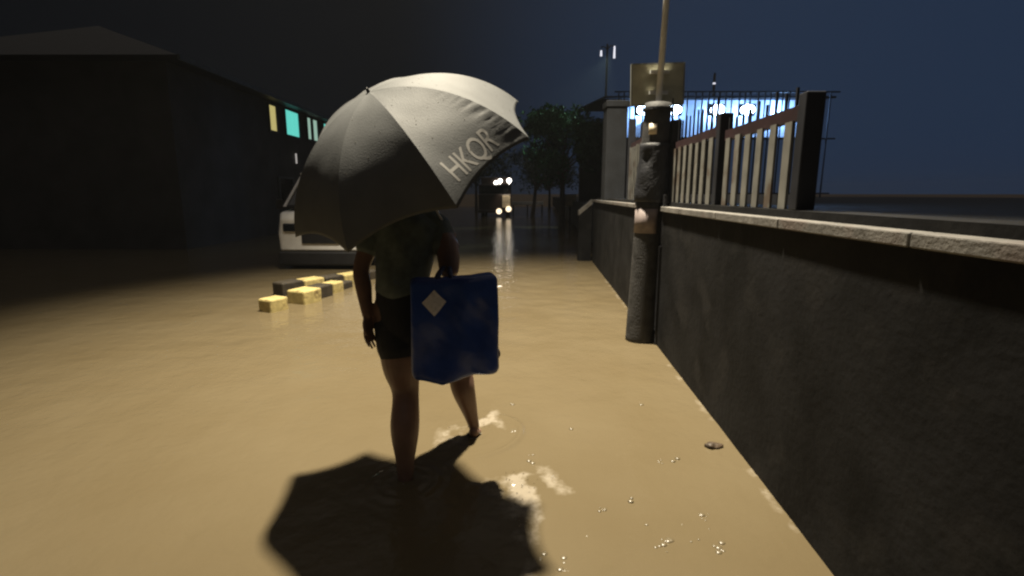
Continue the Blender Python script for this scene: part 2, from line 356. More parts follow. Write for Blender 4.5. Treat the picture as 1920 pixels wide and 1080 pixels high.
pl = thing('utility_pole', 'leaning concrete utility pole with a wrapped shaft and thin steel rod', 'pole', (1.335, 5.12, -0.1))
P0 = Vector((0, 0, 0)); lean = Vector((0.03, 0.0, 1)).normalized()
def pp(z): return P0 + lean * (z + 0.1)
bm = bmesh.new(); tube(bm, [pp(-0.1), pp(0.5), pp(1.3), pp(2.0), pp(2.36)], [0.150, 0.145, 0.138, 0.130, 0.125], 24, 3, cap=False); obj('concrete_shaft', bm, M['concrete'], pl, True)
bm = bmesh.new(); cyl(bm, pp(2.362), pp(4.6), 0.030, 0.026); obj('steel_rod', bm, M['galv'], pl, True)
bm = bmesh.new(); tube(bm, [pp(1.42), pp(1.6), pp(1.8), pp(1.98)], [0.158, 0.163, 0.150, 0.146], 20, 4, cap=False)
for v_ in bm.verts: v_.co += Vector((1, 1, 0)) * 0.018 * noise.noise(v_.co * 14)
obj('wrapped_sheet', bm, M['wrap'], pl, True)
def patch(name, z0, z1, a0, a1, r, m):
    bm = bmesh.new(); L = []
    for z in (z0, (z0 + z1) / 2, z1):
        L.append([bm.verts.new(pp(z) + Vector((math.cos(a0 + (a1 - a0) * k / 8), math.sin(a0 + (a1 - a0) * k / 8), 0)) * r) for k in range(9)])
    for a, c in zip(L, L[1:]):
        for k in range(8): bm.faces.new((a[k], a[k + 1], c[k + 1], c[k]))
    o = obj(name, bm, m, pl, True); s = o.modifiers.new('t', 'SOLIDIFY'); s.thickness = 0.003; return o
patch('poster', 1.12, 1.36, R(180), R(285), 0.147, M['poster']); patch('notice', 2.06, 2.16, R(225), R(258), 0.137, M['cream'])
for z in (2.30, 1.40):
    bm = bmesh.new(); tube(bm, [pp(z - 0.012), pp(z + 0.012)], [0.150, 0.150], 20, 1, cap=False); obj('clamp_band', bm, M['wrap'], pl)
bm = bmesh.new(); box(bm, (0.10, -0.20, 0.25), (0.15, -0.15, 1.1)); cyl(bm, (0.125, -0.175, 0.0), (0.14, -0.175, 1.6), 0.022); obj('conduit', bm, M['wrap'], pl)
sb = thing('sign_board', 'blank weathered sign board fixed near the top of the leaning pole', 'sign', (1.43, 5.24, 2.37))
bm = bmesh.new(); box(bm, (-0.25, -0.008, 0), (0.25, 0.008, 0.37), Matrix.Rotation(R(-1.8), 4, 'Y')); obj('board', bm, M['board'], sb)
bm = bmesh.new()
for lo, hi in (((-0.262, -0.014, -0.01), (-0.252, 0.014, 0.38)), ((0.252, -0.014, -0.01), (0.262, 0.014, 0.38)), ((-0.25, -0.014, 0.372), (0.25, 0.014, 0.382)), ((-0.25, -0.014, -0.012), (0.25, 0.014, -0.002))):
    box(bm, lo, hi, Matrix.Rotation(R(-1.8), 4, 'Y'))
obj('edge_trim', bm, M['board_edge'], sb)
for z in (0.09, 0.28):
    bm = bmesh.new(); box(bm, (-0.09, -0.045, z), (0.09, -0.010, z + 0.03)); obj('bracket', bm, M['galv'], sb)

# covered court added behind the fence to carry the blue glow, with the floodlights
ct = thing('court_building', 'low covered court added behind the picket fence, its pale fascia carrying the blue glow', 'building', (8, 16.5, 1.2))
bm = bmesh.new(); box(bm, (-5.0, -0.1, 2.05), (1.6, 0.1, 3.15)); obj('fascia', bm, M['court'], ct)
bm = bmesh.new(); v = [bm.verts.new(p) for p in ((-5.2, -0.4, 3.155), (1.8, -0.4, 3.155), (1.8, 7, 3.9), (-5.2, 7, 3.9))]
r = bmesh.ops.extrude_face_region(bm, geom=[bm.faces.new(v)]); bmesh.ops.translate(bm, vec=(0, 0, 0.06), verts=[g for g in r['geom'] if isinstance(g, bmesh.types.BMVert)])
obj('roof', bm, M['roof'], ct)
for x in (-4.6, -1.6, 1.3):
    bm = bmesh.new(); box(bm, (x - 0.1, -0.08, 0.0), (x + 0.1, 0.08, 2.045)); obj('column', bm, M['post'], ct)
bm = bmesh.new(); x = -4.9
while x < 1.5:
    box(bm, (x, -0.93, 0.2), (x + 0.035, -0.90, 3.25)); x += random.uniform(0.15, 0.24)
for z in (0.3, 1.9, 3.22): box(bm, (-5.0, -0.90, z), (1.6, -0.87, z + 0.04))
obj('grille', bm, M['post'], ct)
bm = bmesh.new(); box(bm, (-5, 6.6, 0), (1.6, 6.8, 3.4)); obj('back_wall', bm, M['house'], ct)
FL = [(3.95, 'leftmost floodlight on the court fascia, half behind the leaning pole'), (4.86, 'bright bluish floodlight on the court fascia, just right of the leaning pole'),
      (6.15, 'bright bluish floodlight on the court fascia, right of the dark fence post'), (7.05, 'rightmost bluish floodlight on the court fascia, near the edge of the fence')]
proto = None
for x, lab in FL:
    if proto is None:
        proto = thing('floodlight', lab, 'floodlight', (x, 15.9, 3.98), 'floodlights behind the fence')
        bm = bmesh.new(); box(bm, (-0.24, -0.02, -0.17), (0.24, 0.10, 0.17), Matrix.Rotation(R(12), 4, 'X')); obj('housing', bm, M['post'], proto, bevel=0.01)
        bm = bmesh.new(); ball(bm, (0, -0.035, 0), (0.215, 0.03, 0.15), Matrix.Rotation(R(12), 4, 'X'), 3); obj('lens', bm, M['bulb_blue'], proto)
        bm = bmesh.new(); box(bm, (-0.02, 0.11, -0.03), (0.02, 0.495, 0.03)); obj('arm', bm, M['post'], proto)
    else:
        t_ = proto.copy(); COL.objects.link(t_); t_.location = (x, 15.9, 3.98); t_['label'] = lab
        for ch in proto.children:
            c = ch.copy(); COL.objects.link(c); c.parent = t_
for x in (3.95, 4.86, 6.15, 7.05, 8.2): lamp('fascia_fill_light', 'POINT', (x, 16.05, 3.95), 120, (0.30, 0.55, 1.0), 0.08)  # added lights behind the floodlights, washing the fascia blue as glare

# ================================================================== lamp posts far off
def lamp_post(label, x, y, heads, ztop, rad):
    t_ = thing('street_lamp', label, 'street lamp', (x, y, 0))
    bm = bmesh.new(); cyl(bm, (0, 0, -0.1), (0, 0, ztop), 0.07, 0.045, 10); obj('lamp_pole', bm, M['post'], t_, True)
    for hx, hz, size in heads:
        bm = bmesh.new(); tube(bm, [(0, 0, ztop - 0.25), (hx * 0.5, 0, hz + 0.28), (hx, 0, hz + 0.26)], [0.025] * 3, 8, 4); obj('lamp_arm', bm, M['post'], t_, True)
        bm = bmesh.new(); cyl(bm, (hx, 0, hz - size), (hx, 0, hz + size), 0.05, 0.035, 10); obj('lamp_bulb', bm, M['bulb_far'], t_, True)
lamp_post('distant lamp post with two small pale lamps above the round green tree', 4.4, 25, ((0.33, 7.95, 0.26), (-0.28, 7.9, 0.12)), 8.3, 0.05)
lamp_post('distant single lamp post above the floodlit court', 7.55, 20, ((0.0, 5.65, 0.12),), 5.9, 0.05)

lamp('lamp_post_light', 'SPOT', (4.4, 24.4, 7.7), 2400, (0.75, 1.0, 0.82), 0.15, (1.9, 21.2, 2.6), 62, 0.8)
# ================================================================== trees
def tree(label, x, y, h, cr, cz, m, leaves=2600, lean_=0.0, group=None, size=0.16):
    t_ = thing('tree', label, 'tree', (x, y, -0.1), group)
    bm = bmesh.new(); top = Vector((lean_, 0, cz))
    tube(bm, [(0, 0, 0), (lean_ * 0.4, 0.02, cz * 0.35), tuple(top * 0.8), tuple(top)], [0.16, 0.12, 0.09, 0.05], 10, 4)
    tips = []
    for k in range(9):
        a = k * 2.4; e = random.uniform(0.2, 1.0); tip = top + Vector((math.cos(a) * cr * 0.7, math.sin(a) * cr * 0.7, (h - cz) * (e - 0.35)))
        s = top * random.uniform(0.55, 0.95); tube(bm, [tuple(s), tuple((s + tip) / 2 + Vector((0, 0, 0.1))), tuple(tip)], [0.05, 0.035, 0.012], 7, 3); tips.append(tip)
    obj('trunk', bm, M['bark'], t_, True)
    V, F = [], []
    clumps = [(tp, random.uniform(0.35, 0.6) * cr) for tp in tips] + [(top + Vector((random.gauss(0, 0.45) * cr, random.gauss(0, 0.45) * cr, random.uniform(-0.35, 0.75) * (h - cz))), random.uniform(0.25, 0.5) * cr) for _ in range(14)]
    for k in range(leaves):
        c, r_ = random.choice(clumps)
        dv = Vector((random.gauss(0, 1), random.gauss(0, 1), random.gauss(0, 1))).normalized() * r_ * random.random() ** 0.45
        p = c + Vector((dv.x, dv.y, dv.z * 0.8)); s = size * random.uniform(0.6, 1.3)
        q = Euler((random.uniform(-1.2, 1.2), random.uniform(-1.2, 1.2), random.uniform(0, 6.3))).to_matrix(); b0 = len(V)
        for u, v_, z_ in ((-0.5, 0, 0), (0, -0.22, 0.05), (0.5, 0, -0.04), (0, 0.22, 0.05)): V.append(p + q @ Vector((u * s, v_ * s, z_ * s)))
        F.append((b0, b0 + 1, b0 + 2, b0 + 3))
    pydata('crown', [tuple(v_) for v_ in V], F, m, t_)
tree('round dim green tree at the far end of the boundary wall', 2.15, 22, 5.4, 1.7, 3.2, M['leaf'], 9000, 0, None, 0.2)
tree('dark slim tree between the truck and the round green tree', 1.35, 34, 4.6, 1.7, 3.0, M['leaf_dark'], 2200, 0.3, None, 0.2)
tree('dark bushy tree standing behind the truck', -3.2, 46, 6.0, 3.0, 3.4, M['leaf_dark'], 2400, 0, None, 0.3)
tree('dark spreading tree far behind the guard rail', 3.5, 48, 5.0, 3.2, 2.9, M['leaf_dark'], 2400, 0, None, 0.3)

# far kerb-side rail and a small box
gr = thing('guard_rail', 'pale grey guard rail across the far end of the lane', 'rail', (1.2, 40, 0))
bm = bmesh.new(); box(bm, (-1.2, -0.04, 0.68), (1.25, 0.04, 0.92)); obj('beam', bm, M['galv'], gr, bevel=0.02)
for x in (-1.1, 0.0, 1.15):
    bm = bmesh.new(); box(bm, (x - 0.05, 0.045, -0.1), (x + 0.05, 0.14, 0.88)); obj('post', bm, M['post'], gr)
cb = thing('utility_box', 'small cream utility box on a post beside the end of the wall', 'utility box', (2.55, 22.6, 0))
bm = bmesh.new(); box(bm, (-0.27, -0.12, 0.98), (0.27, 0.12, 1.50)); obj('cabinet', bm, M['cream'], cb, bevel=0.02)
bm = bmesh.new(); box(bm, (-0.25, -0.135, 1.0), (0.0, -0.123, 1.48)); obj('door', bm, M['cream'], cb)
bm = bmesh.new(); box(bm, (-0.05, -0.05, -0.1), (0.05, 0.05, 0.975)); obj('post', bm, M['post'], cb)

# ================================================================== truck with lights on
tk = thing('truck', 'dark truck with lit roof lamps and a cream grille driving towards the camera', 'truck', (-1.15, 34.5, -0.1))
bm = bmesh.new(); v1 = box(bm, (-1.1, 0.0, 0.55), (1.1, 5.5, 1.6)); box(bm, (-1.1, 0.35, 1.602), (1.1, 5.5, 2.25)); box(bm, (-1.0, 1.5, 2.252), (1.0, 5.4, 2.75)); obj('truck_body', bm, M['truck'], tk, bevel=0.06)
bm = bmesh.new(); box(bm, (-0.95, 0.31, 1.66), (0.95, 0.345, 2.16)); obj('windscreen', bm, M['glass'], tk)
bm = bmesh.new(); box(bm, (0.50, -0.06, 0.72), (1.02, -0.005, 1.52)); 
for k in range(5): box(bm, (0.52, -0.075, 0.78 + k * 0.15), (1.0, -0.062, 0.84 + k * 0.15))
obj('grille', bm, M['cream'], tk)
bm = bmesh.new(); box(bm, (-1.12, -0.16, 0.36), (1.12, -0.065, 0.545)); obj('bumper', bm, M['truck'], tk, bevel=0.02)
for x, z, r_ in ((0.05, 2.37, 0.15), (0.33, 2.50, 0.15), (0.95, 2.52, 0.17)):
    bm = bmesh.new(); cyl(bm, (x, 1.35, z), (x, 1.27, z), r_, r_, 16); cyl(bm, (x, 1.37, z - 0.1), (x, 1.37, 2.2), 0.02); obj('roof_lamp', bm, M['bulb_white'], tk)
for x, z in ((0.28, 0.47), (0.92, 0.62)):
    bm = bmesh.new(); cyl(bm, (x, -0.19, z), (x, -0.162, z), 0.19, 0.18, 16); obj('headlight', bm, M['bulb_warm'], tk)
for x in (-0.85, 0.85):
    for y in (1.0, 4.4):
        wb = bmesh.new(); cyl(wb, (x - 0.13, y, 0.42), (x + 0.13, y, 0.42), 0.42, 0.42, 24); wh = obj('wheel', wb, M['rubber'], tk, bevel=0.04)
        wb = bmesh.new(); cyl(wb, (x - 0.14, y, 0.42), (x + 0.14, y, 0.42), 0.2, 0.2, 18); obj('rim', wb, M['rim'], wh)

lamp('grille_fill_light', 'SPOT', (-0.40, 33.85, 2.3), 60, (1.0, 0.85, 0.65), 0.05, (-0.40, 34.45, 0.9), 80, 0.8)  # added spot in front of the truck that brightens its cream grille

# ================================================================== kerb stones of the traffic island
def kerb(x, y, rz, col, label, L=0.34, W=0.26, H=0.22):
    t_ = obj('kerb_stone', (lambda b_: (box(b_, (-L / 2, -W / 2, -0.12), (L / 2, W / 2, H)), b_)[1])(bmesh.new()), M[col], bevel=0.025)
    t_.location = (x, y, 0); t_.rotation_euler = (0, 0, rz)
    tag(t_, label, 'kerb stone', 'kerb stones of the traffic island')
kerb(-3.13, 6.50, R(64), 'yellow', 'bright yellow kerb stone of the near row, closest to the camera', 0.28, 0.24, 0.17)
kerb(-2.93, 7.02, R(68), 'yellow', 'large yellow kerb stone standing highest in the near row', 0.34, 0.32, 0.19)
kerb(-2.86, 7.40, R(74), 'black_paint', 'black kerb stone of the near row behind the large yellow one', 0.30, 0.26, 0.18)
kerb(-2.80, 7.78, R(76), 'yellow', 'pale worn yellow kerb stone near the far end of the near row', 0.26, 0.24, 0.16)
kerb(-2.76, 8.10, R(78), 'black_paint', 'black kerb stone at the far end of the near row', 0.28, 0.24, 0.11)
for k, (c, lab) in enumerate((('black_paint', 'black kerb stone at the left end of the back row'), ('yellow', 'wide yellow kerb stone of the back row in front of the white van'),
                              ('black_paint', 'black kerb stone between the two yellow ones of the back row'), ('yellow', 'yellow kerb stone of the back row nearest the woman\'s arm'),
                              ('black_paint', 'black kerb stone at the right end of the back row'))):
    kerb(-3.42 + 0.20 * k, 7.62 + 0.34 * k, R(59), c, lab, 0.37, 0.26, 0.20 - 0.012 * k)

# ================================================================== parked white van
vn = thing('parked_van', 'white parked van with dark windows standing in the flood behind the kerb stones', 'van', (-3.85, 10.2, -0.1), None, R(-3))
def loft(bm, secs):
    L = [[bm.verts.new(p) for p in s] for s in secs]
    for a, c in zip(L, L[1:]):
        for k in range(len(a)): bm.faces.new((a[k], a[(k + 1) % len(a)], c[(k + 1) % len(a)], c[k]))
    bm.faces.new(L[0][::-1]); bm.faces.new(L[-1])
def vsec(y, z0, z1, w0, w1): return [(-w0, y, z0), (w0, y, z0), (w0 * 1.02, y, (z0 + z1) / 2), (w1, y, z1), (-w1, y, z1), (-w0 * 1.02, y, (z0 + z1) / 2)]
bm = bmesh.new(); loft(bm, [vsec(0.0, 0.46, 1.10, 0.84, 0.80), vsec(0.12, 0.46, 1.24, 0.90, 0.85), vsec(0.6, 0.42, 1.30, 0.93, 0.88), vsec(4.3, 0.42, 1.30, 0.93, 0.88), vsec(4.5, 0.46, 1.28, 0.90, 0.86)])
obj('van_body', bm, M['van_white'], vn, bevel=0.04)
bm = bmesh.new(); loft(bm, [vsec(0.30, 1.303, 1.36, 0.84, 0.82), vsec(0.95, 1.303, 1.98, 0.84, 0.72), vsec(4.2, 1.303, 2.0, 0.84, 0.72), vsec(4.45, 1.303, 1.9, 0.82, 0.70)])
obj('cabin', bm, M['van_dark'], vn, bevel=0.03)
bm = bmesh.new(); loft(bm, [[(-0.76, 0.34, 1.38), (0.76, 0.34, 1.38), (0.76, 0.30, 1.38), (-0.76, 0.30, 1.38)], [(-0.66, 0.92, 1.93), (0.66, 0.92, 1.93), (0.66, 0.88, 1.95), (-0.66, 0.88, 1.95)]])
obj('windscreen', bm, M['glass'], vn)
bm = bmesh.new(); box(bm, (-0.73, 0.85, 1.99), (0.73, 4.3, 2.05)); obj('roof_panel', bm, M['van_white'], vn, bevel=0.02)
for sx in (-1, 1):
    bm = bmesh.new(); loft(bm, [[(sx * 0.80, 0.27, 1.35), (sx * 0.86, 0.27, 1.35), (sx * 0.86, 0.33, 1.35), (sx * 0.80, 0.33, 1.35)], [(sx * 0.69, 0.86, 1.97), (sx * 0.74, 0.86, 1.97), (sx * 0.74, 0.92, 1.97), (sx * 0.69, 0.92, 1.97)]])
    obj('door_pillar', bm, M['van_white'], vn)
    bm = bmesh.new(); box(bm, (sx * 0.62 - 0.13, -0.03, 0.86), (sx * 0.62 + 0.13, 0.02, 1.02)); obj('headlight', bm, M['glass'], vn, bevel=0.02)
    bm = bmesh.new(); box(bm, (sx * 1.03 - 0.07, 0.45, 1.30), (sx * 1.03 + 0.07, 0.52, 1.50)); box(bm, (sx * 0.93 - 0.06, 0.47, 1.32), (sx * 0.93 + 0.06, 0.50, 1.36)); obj('wing_mirror', bm, M['van_dark'], vn, bevel=0.015)
    for y in (0.85, 3.6):
        wb = bmesh.new(); cyl(wb, (sx * 0.83 - 0.1, y, 0.33), (sx * 0.83 + 0.1, y, 0.33), 0.33, 0.33, 24); wh = obj('wheel', wb, M['rubber'], vn, bevel=0.03)
        wb = bmesh.new(); cyl(wb, (sx * 0.83 - 0.105, y, 0.33), (sx * 0.83 + 0.105, y, 0.33), 0.18, 0.18, 18); obj('rim', wb, M['rim'], wh)
bm = bmesh.new(); box(bm, (-0.86, -0.07, 0.18), (0.86, 0.09, 0.455)); obj('bumper', bm, M['van_dark'], vn, bevel=0.03)
bm = bmesh.new(); box(bm, (-0.38, -0.018, 0.62), (0.38, 0.006, 0.84)); obj('grille', bm, M['van_dark'], vn)
bm = bmesh.new(); box(bm, (-0.8, 0.1, 0.15), (0.8, 4.3, 0.415)); obj('underbody', bm, M['van_dark'], vn)

# ================================================================== dark building with lit windows
bd = thing('house', 'dark two storey house with cyan lit upper windows', 'house', (-9.0, 24, -0.1))
bm = bmesh.new(); box(bm, (-7, -10, 0), (0, 12, 5.0)); obj('wall', bm, M['house'], bd)
bm = bmesh.new()
v = [bm.verts.new(p) for p in ((0.7, -10.6, 5.003), (0.7, 12.6, 5.003), (-3.5, 9.5, 6.6), (-3.5, -7.5, 6.6), (-7.7, -10.6, 5.003), (-7.7, 12.6, 5.003))]
for f in ((0, 1, 2, 3), (3, 2, 5, 4), (1, 5, 2), (0, 3, 4), (0, 4, 5, 1)): bm.faces.new([v[i] for i in f])
rf = obj('roof', bm, M['roof'], bd)
bm = bmesh.new(); box(bm, (0.703, -10.6, 4.88), (0.76, 12.6, 5.02)); obj('gutter', bm, M['frame'], rf)
def window(y, w_, z0, h_, mats):
    bm = bmesh.new()
    for lo, hi in (((0.003, y - w_ / 2 - 0.07, z0 - 0.07), (0.06, y + w_ / 2 + 0.07, z0 - 0.003)), ((0.003, y - w_ / 2 - 0.07, z0 + h_ + 0.003), (0.06, y + w_ / 2 + 0.07, z0 + h_ + 0.07)),
                   ((0.003, y - w_ / 2 - 0.07, z0), (0.06, y - w_ / 2 - 0.003, z0 + h_)), ((0.003, y + w_ / 2 + 0.003, z0), (0.06, y + w_ / 2 + 0.07, z0 + h_))): box(bm, lo, hi)
    fr_ = obj('window', bm, M['frame'], bd); k = len(mats)
    for i, mm in enumerate(mats):
        if mm is None: continue
        bm = bmesh.new(); box(bm, (0.006, y - w_ / 2 + w_ * i / k + 0.02, z0), (0.03, y - w_ / 2 + w_ * (i + 1) / k - 0.02, z0 + h_)); obj('pane', bm, M[mm], fr_)
window(-4.15, 0.55, 3.95, 0.9, ['lit_yellow'])
window(-2.43, 1.25, 3.95, 0.95, ['lit_cyan', 'lit_cyan'])
window(-0.3, 1.15, 4.0, 0.9, ['lit_pale', None, 'lit_pale'])
window(1.8, 1.4, 4.1, 0.8, ['lit_cyan', None, 'lit_pale', 'lit_cyan'])
for y in (-3.45, -0.95, 1.35, 4.0, 6.5): window(y, 1.2, 1.0, 1.2, ['glass'])
tl = tag(obj('tube_lamp', (lambda b_: (cyl(b_, (0, 0, -0.2), (0, 0, 0.2), 0.03), b_)[1])(bmesh.new()), M['tube']), 'dim upright tube lamp on the dark house wall above the van', 'lamp'); tl.location = (-8.93, 21.6, 2.95)

# ================================================================== person
pr = thing('person', 'woman in dark t-shirt and black shorts wading away through the flood under an umbrella', 'person', (-0.56, 2.72, -0.1))
bpy.context.view_layer.update()
LS, LE, LW = Vector((-0.745, 2.80, 1.355)), Vector((-0.822, 2.735, 1.095)), Vector((-0.782, 2.665, 0.860))
RS, RE = Vector((-0.405, 2.82, 1.355)), Vector((-0.338, 2.69, 1.105))
AX = Vector((-0.368, -0.463, 0.806)).normalized(); UC = Vector((-0.507, 2.623, 1.635)); UR = 0.66
APEX = UC + AX * 0.606 * UR
GRIP = APEX - AX * 0.83
RW = GRIP + Vector((0.025, -0.045, -0.055))
bm = bmesh.new()
# trunk, neck, head
tube(bm, [(-0.600, 2.715, 0.78), (-0.600, 2.715, 0.88), (-0.590, 2.72, 1.02), (-0.578, 2.76, 1.20), (-0.570, 2.79, 1.32), (-0.570, 2.80, 1.40)],
     [(0.155, 0.115), (0.160, 0.118), (0.130, 0.095), (0.150, 0.105), (0.150, 0.095), (0.075, 0.065)], 24, 5)
tube(bm, [(-0.572, 2.795, 1.36), (-0.572, 2.825, 1.47)], [0.062, 0.056], 16, 2)
HC = Vector((-0.575, 2.85, 1.565))
ball(bm, HC, (0.075, 0.094, 0.108), None, 3); ball(bm, HC + Vector((0, 0.032, -0.055)), (0.056, 0.062, 0.062), None, 2)
tube(bm, [tuple(HC + Vector((0, 0.086, 0.012))), tuple(HC + Vector((0, 0.104, -0.022)))], [0.009, 0.014], 10, 3)          # nose
tube(bm, [tuple(HC + Vector((-0.020, 0.084, -0.056))), tuple(HC + Vector((0, 0.092, -0.055))), tuple(HC + Vector((0.020, 0.084, -0.056)))], [0.006, 0.009, 0.006], 8, 3)  # mouth
for sx in (-1, 1):
    ball(bm, HC + Vector((sx * 0.076, 0.0, -0.012)), (0.010, 0.020, 0.032)); ball(bm, HC + Vector((sx * 0.030, 0.076, 0.010)), (0.014, 0.010, 0.009))
# arms
def hand_flat(bm, wr, tip, across, thick):
    d_ = (tip - wr); L = d_.length; d_ = d_.normalized(); ac = Vector(across); ac = (ac - d_ * ac.dot(d_)).normalized(); th = d_.cross(ac)
    k0 = wr + d_ * L * 0.50
    tube(bm, [tuple(wr), tuple(wr + d_ * L * 0.22), tuple(k0)], [(0.024, 0.018), (0.036, 0.015), (0.040, 0.013)], 14, 4, side=ac)
    for i, (o_, ln) in enumerate(((-0.030, 0.44), (-0.010, 0.50), (0.010, 0.47), (0.029, 0.38))):
        b0 = k0 + ac * o_ - d_ * 0.012; b1 = b0 + d_ * L * ln * 0.5 + ac * o_ * 0.15 + th * 0.006; b2 = b0 + d_ * L * ln + ac * o_ * 0.2 + th * 0.028
        tube(bm, [tuple(b0), tuple(b1), tuple(b2)], [0.0095, 0.0085, 0.0065], 9, 3)
    b0 = wr + d_ * L * 0.20 + ac * -0.026; tube(bm, [tuple(b0), tuple(b0 + d_ * 0.035 + ac * -0.018 + th * 0.012), tuple(b0 + d_ * 0.068 + ac * -0.022 + th * 0.026)], [0.013, 0.010, 0.0075], 9, 3)
tube(bm, [tuple(LS + Vector((0.05, 0, 0.0))), tuple(LS + Vector((0.0, 0, -0.045))), tuple((LS + LE) / 2), tuple(LE), tuple(LE * 0.6 + LW * 0.4), tuple(LW)], [0.060, 0.058, 0.052, 0.044, 0.044, 0.028], 16, 5)
hand_flat(bm, LW, Vector((-0.768, 2.625, 0.672)), (0.35, 0.9, 0), 1)
tube(bm, [tuple(RS + Vector((-0.05, 0, 0.0))), tuple(RS + Vector((0.0, 0, -0.045))), tuple((RS + RE) / 2 + Vector((0.012, -0.01, 0))), tuple(RE)], [0.060, 0.062, 0.060, 0.054], 16, 5)
tube(bm, [tuple(RE), tuple(RE * 0.6 + RW * 0.4), tuple(RW)], [0.054, 0.050, 0.030], 16, 5)
# right hand closed round the umbrella handle
gx_ = AX.cross(Vector((0, 1, 0))).normalized(); gy_ = AX.cross(gx_)
toW = (RW - GRIP); toW = (toW - AX * toW.dot(AX)).normalized(); ortho = AX.cross(toW)
tube(bm, [tuple(RW), tuple(GRIP + toW * 0.040 - AX * 0.012), tuple(GRIP + toW * 0.030 + AX * 0.028)], [(0.025, 0.02), (0.036, 0.017), (0.034, 0.014)], 14, 4, side=tuple(AX))
for i in range(4):
    c = GRIP + AX * (0.040 - 0.021 * i); pts = []
    for a in (20, 80, 140, 200, 255 - 8 * i): pts.append(tuple(c + (toW * math.cos(R(a)) + ortho * math.sin(R(a))) * 0.025))
    tube(bm, pts, [0.0095, 0.0095, 0.009, 0.008, 0.007], 9, 3)
pts = [tuple(GRIP + AX * 0.03 + (toW * math.cos(R(a)) + ortho * math.sin(R(a))) * 0.027 + AX * 0.012 * k) for k, a in enumerate((-20, -70, -120))]
tube(bm, pts, [0.012, 0.010, 0.008], 9, 3)
# legs
HL, KL, AL = Vector((-0.640, 2.715, 0.80)), Vector((-0.592, 2.655, 0.385)), Vector((-0.572, 2.485, 0.01))
tube(bm, [tuple(HL), tuple(HL * 0.45 + KL * 0.55), tuple(KL + Vector((0, 0.01, 0.03))), tuple(KL * 0.62 + AL * 0.38 + Vector((0, -0.012, 0))), tuple(KL * 0.2 + AL * 0.8), tuple(AL + Vector((0, 0, -0.03)))],
     [0.112, 0.104, 0.074, 0.078, 0.050, 0.040], 20, 6)
tube(bm, [tuple(AL + Vector((0, -0.02, -0.045))), tuple(AL + Vector((-0.01, 0.07, -0.075))), tuple(AL + Vector((-0.02, 0.17, -0.088)))], [(0.034, 0.034), (0.042, 0.028), (0.045, 0.016)], 14, 5)
HR, KR, AR = Vector((-0.50, 2.73, 0.80)), Vector((-0.330, 2.98, 0.43)), Vector((-0.242, 3.005, 0.055))
tube(bm, [tuple(HR), tuple(HR * 0.45 + KR * 0.55), tuple(KR), tuple(KR * 0.66 + AR * 0.34 + Vector((0, -0.015, 0))), tuple(KR * 0.2 + AR * 0.8), tuple(AR)],
     [0.112, 0.100, 0.080, 0.072, 0.044, 0.035], 20, 6)
tube(bm, [tuple(AR + Vector((0, -0.03, -0.03))), tuple(AR + Vector((0.01, 0.06, -0.075))), tuple(AR + Vector((0.015, 0.16, -0.13)))], [(0.032, 0.032), (0.040, 0.028), (0.042, 0.016)], 14, 5)
under(fused('body', bm, M['skin'], None, 0.0055, 3), pr)
# clothes
bm = bmesh.new()
tube(bm, [(-0.598, 2.715, 0.985), (-0.592, 2.72, 1.06), (-0.578, 2.76, 1.22), (-0.570, 2.79, 1.33), (-0.570, 2.80, 1.395)],
     [(0.148, 0.125), (0.146, 0.118), (0.166, 0.122), (0.168, 0.112), (0.090, 0.082)], 26, 6)
for Sh, El in ((LS, LE), (RS, RE)):
    ins = Vector((0.06, 0, 0)) if Sh is LS else Vector((-0.06, 0, 0))
    tube(bm, [tuple(Sh + ins), tuple(Sh + Vector((0, 0, -0.04))), tuple(Sh * 0.5 + El * 0.5)], [0.070, 0.071, 0.070], 18, 5)
for v_ in bm.verts: v_.co += Vector((0.3, 1, 0)) * (0.013 * noise.noise(Vector((v_.co.x * 11, v_.co.y * 9, v_.co.z * 7 + v_.co.x * 6))))
under(fused('t_shirt', bm, M['shirt'], None, 0.007, 4), pr)
bm = bmesh.new()
tube(bm, [(-0.600, 2.715, 1.035), (-0.590, 2.715, 0.93), (-0.582, 2.715, 0.80), (-0.582, 2.72, 0.74)], [(0.140, 0.112), (0.155, 0.130), (0.158, 0.135), (0.145, 0.120)], 26, 5)
tube(bm, [tuple(HL), tuple(HL * 0.85 + KL * 0.15), tuple(HL * 0.68 + KL * 0.32)], [0.120, 0.121, 0.120], 20, 5)
tube(bm, [tuple(HR), tuple(HR * 0.8 + KR * 0.2), tuple(HR * 0.62 + KR * 0.38)], [0.120, 0.120, 0.118], 20, 5)
under(fused('shorts', bm, M['shorts'], None, 0.007, 4), pr)
bm = bmesh.new(); ball(bm, HC + Vector((0, -0.014, 0.018)), (0.088, 0.098, 0.108), None, 3)
tube(bm, [tuple(HC + Vector((0, -0.055, 0.0))), tuple(HC + Vector((0, -0.085, -0.10))), tuple(HC + Vector((0, -0.10, -0.22)))], [(0.075, 0.05), (0.078, 0.04), (0.055, 0.02)], 16, 5)
under(fused('hair', bm, M['hair'], None, 0.008, 3), pr)
for A, dz in ((AL, 0), (AR, -0.02)):
    bm = bmesh.new(); e = -0.098 if A is AL else -0.15
    tube(bm, [tuple(A + Vector((0, -0.055, -0.082 if A is AL else -0.066))), tuple(A + Vector((0, 0.06, -0.098 if A is AL else -0.115))), tuple(A + Vector((-0.005, 0.19, -0.102 if A is AL else -0.148)))], [(0.040, 0.010), (0.044, 0.010), (0.046, 0.009)], 14, 5)
    tube(bm, [tuple(A + Vector((-0.043, 0.0, -0.06))), tuple(A + Vector((0, -0.052, -0.012))), tuple(A + Vector((0.043, 0.0, -0.06)))], [0.006, 0.006, 0.006], 8, 5)
    under(obj('sandal', bm, M['sandal'], None, True), pr)

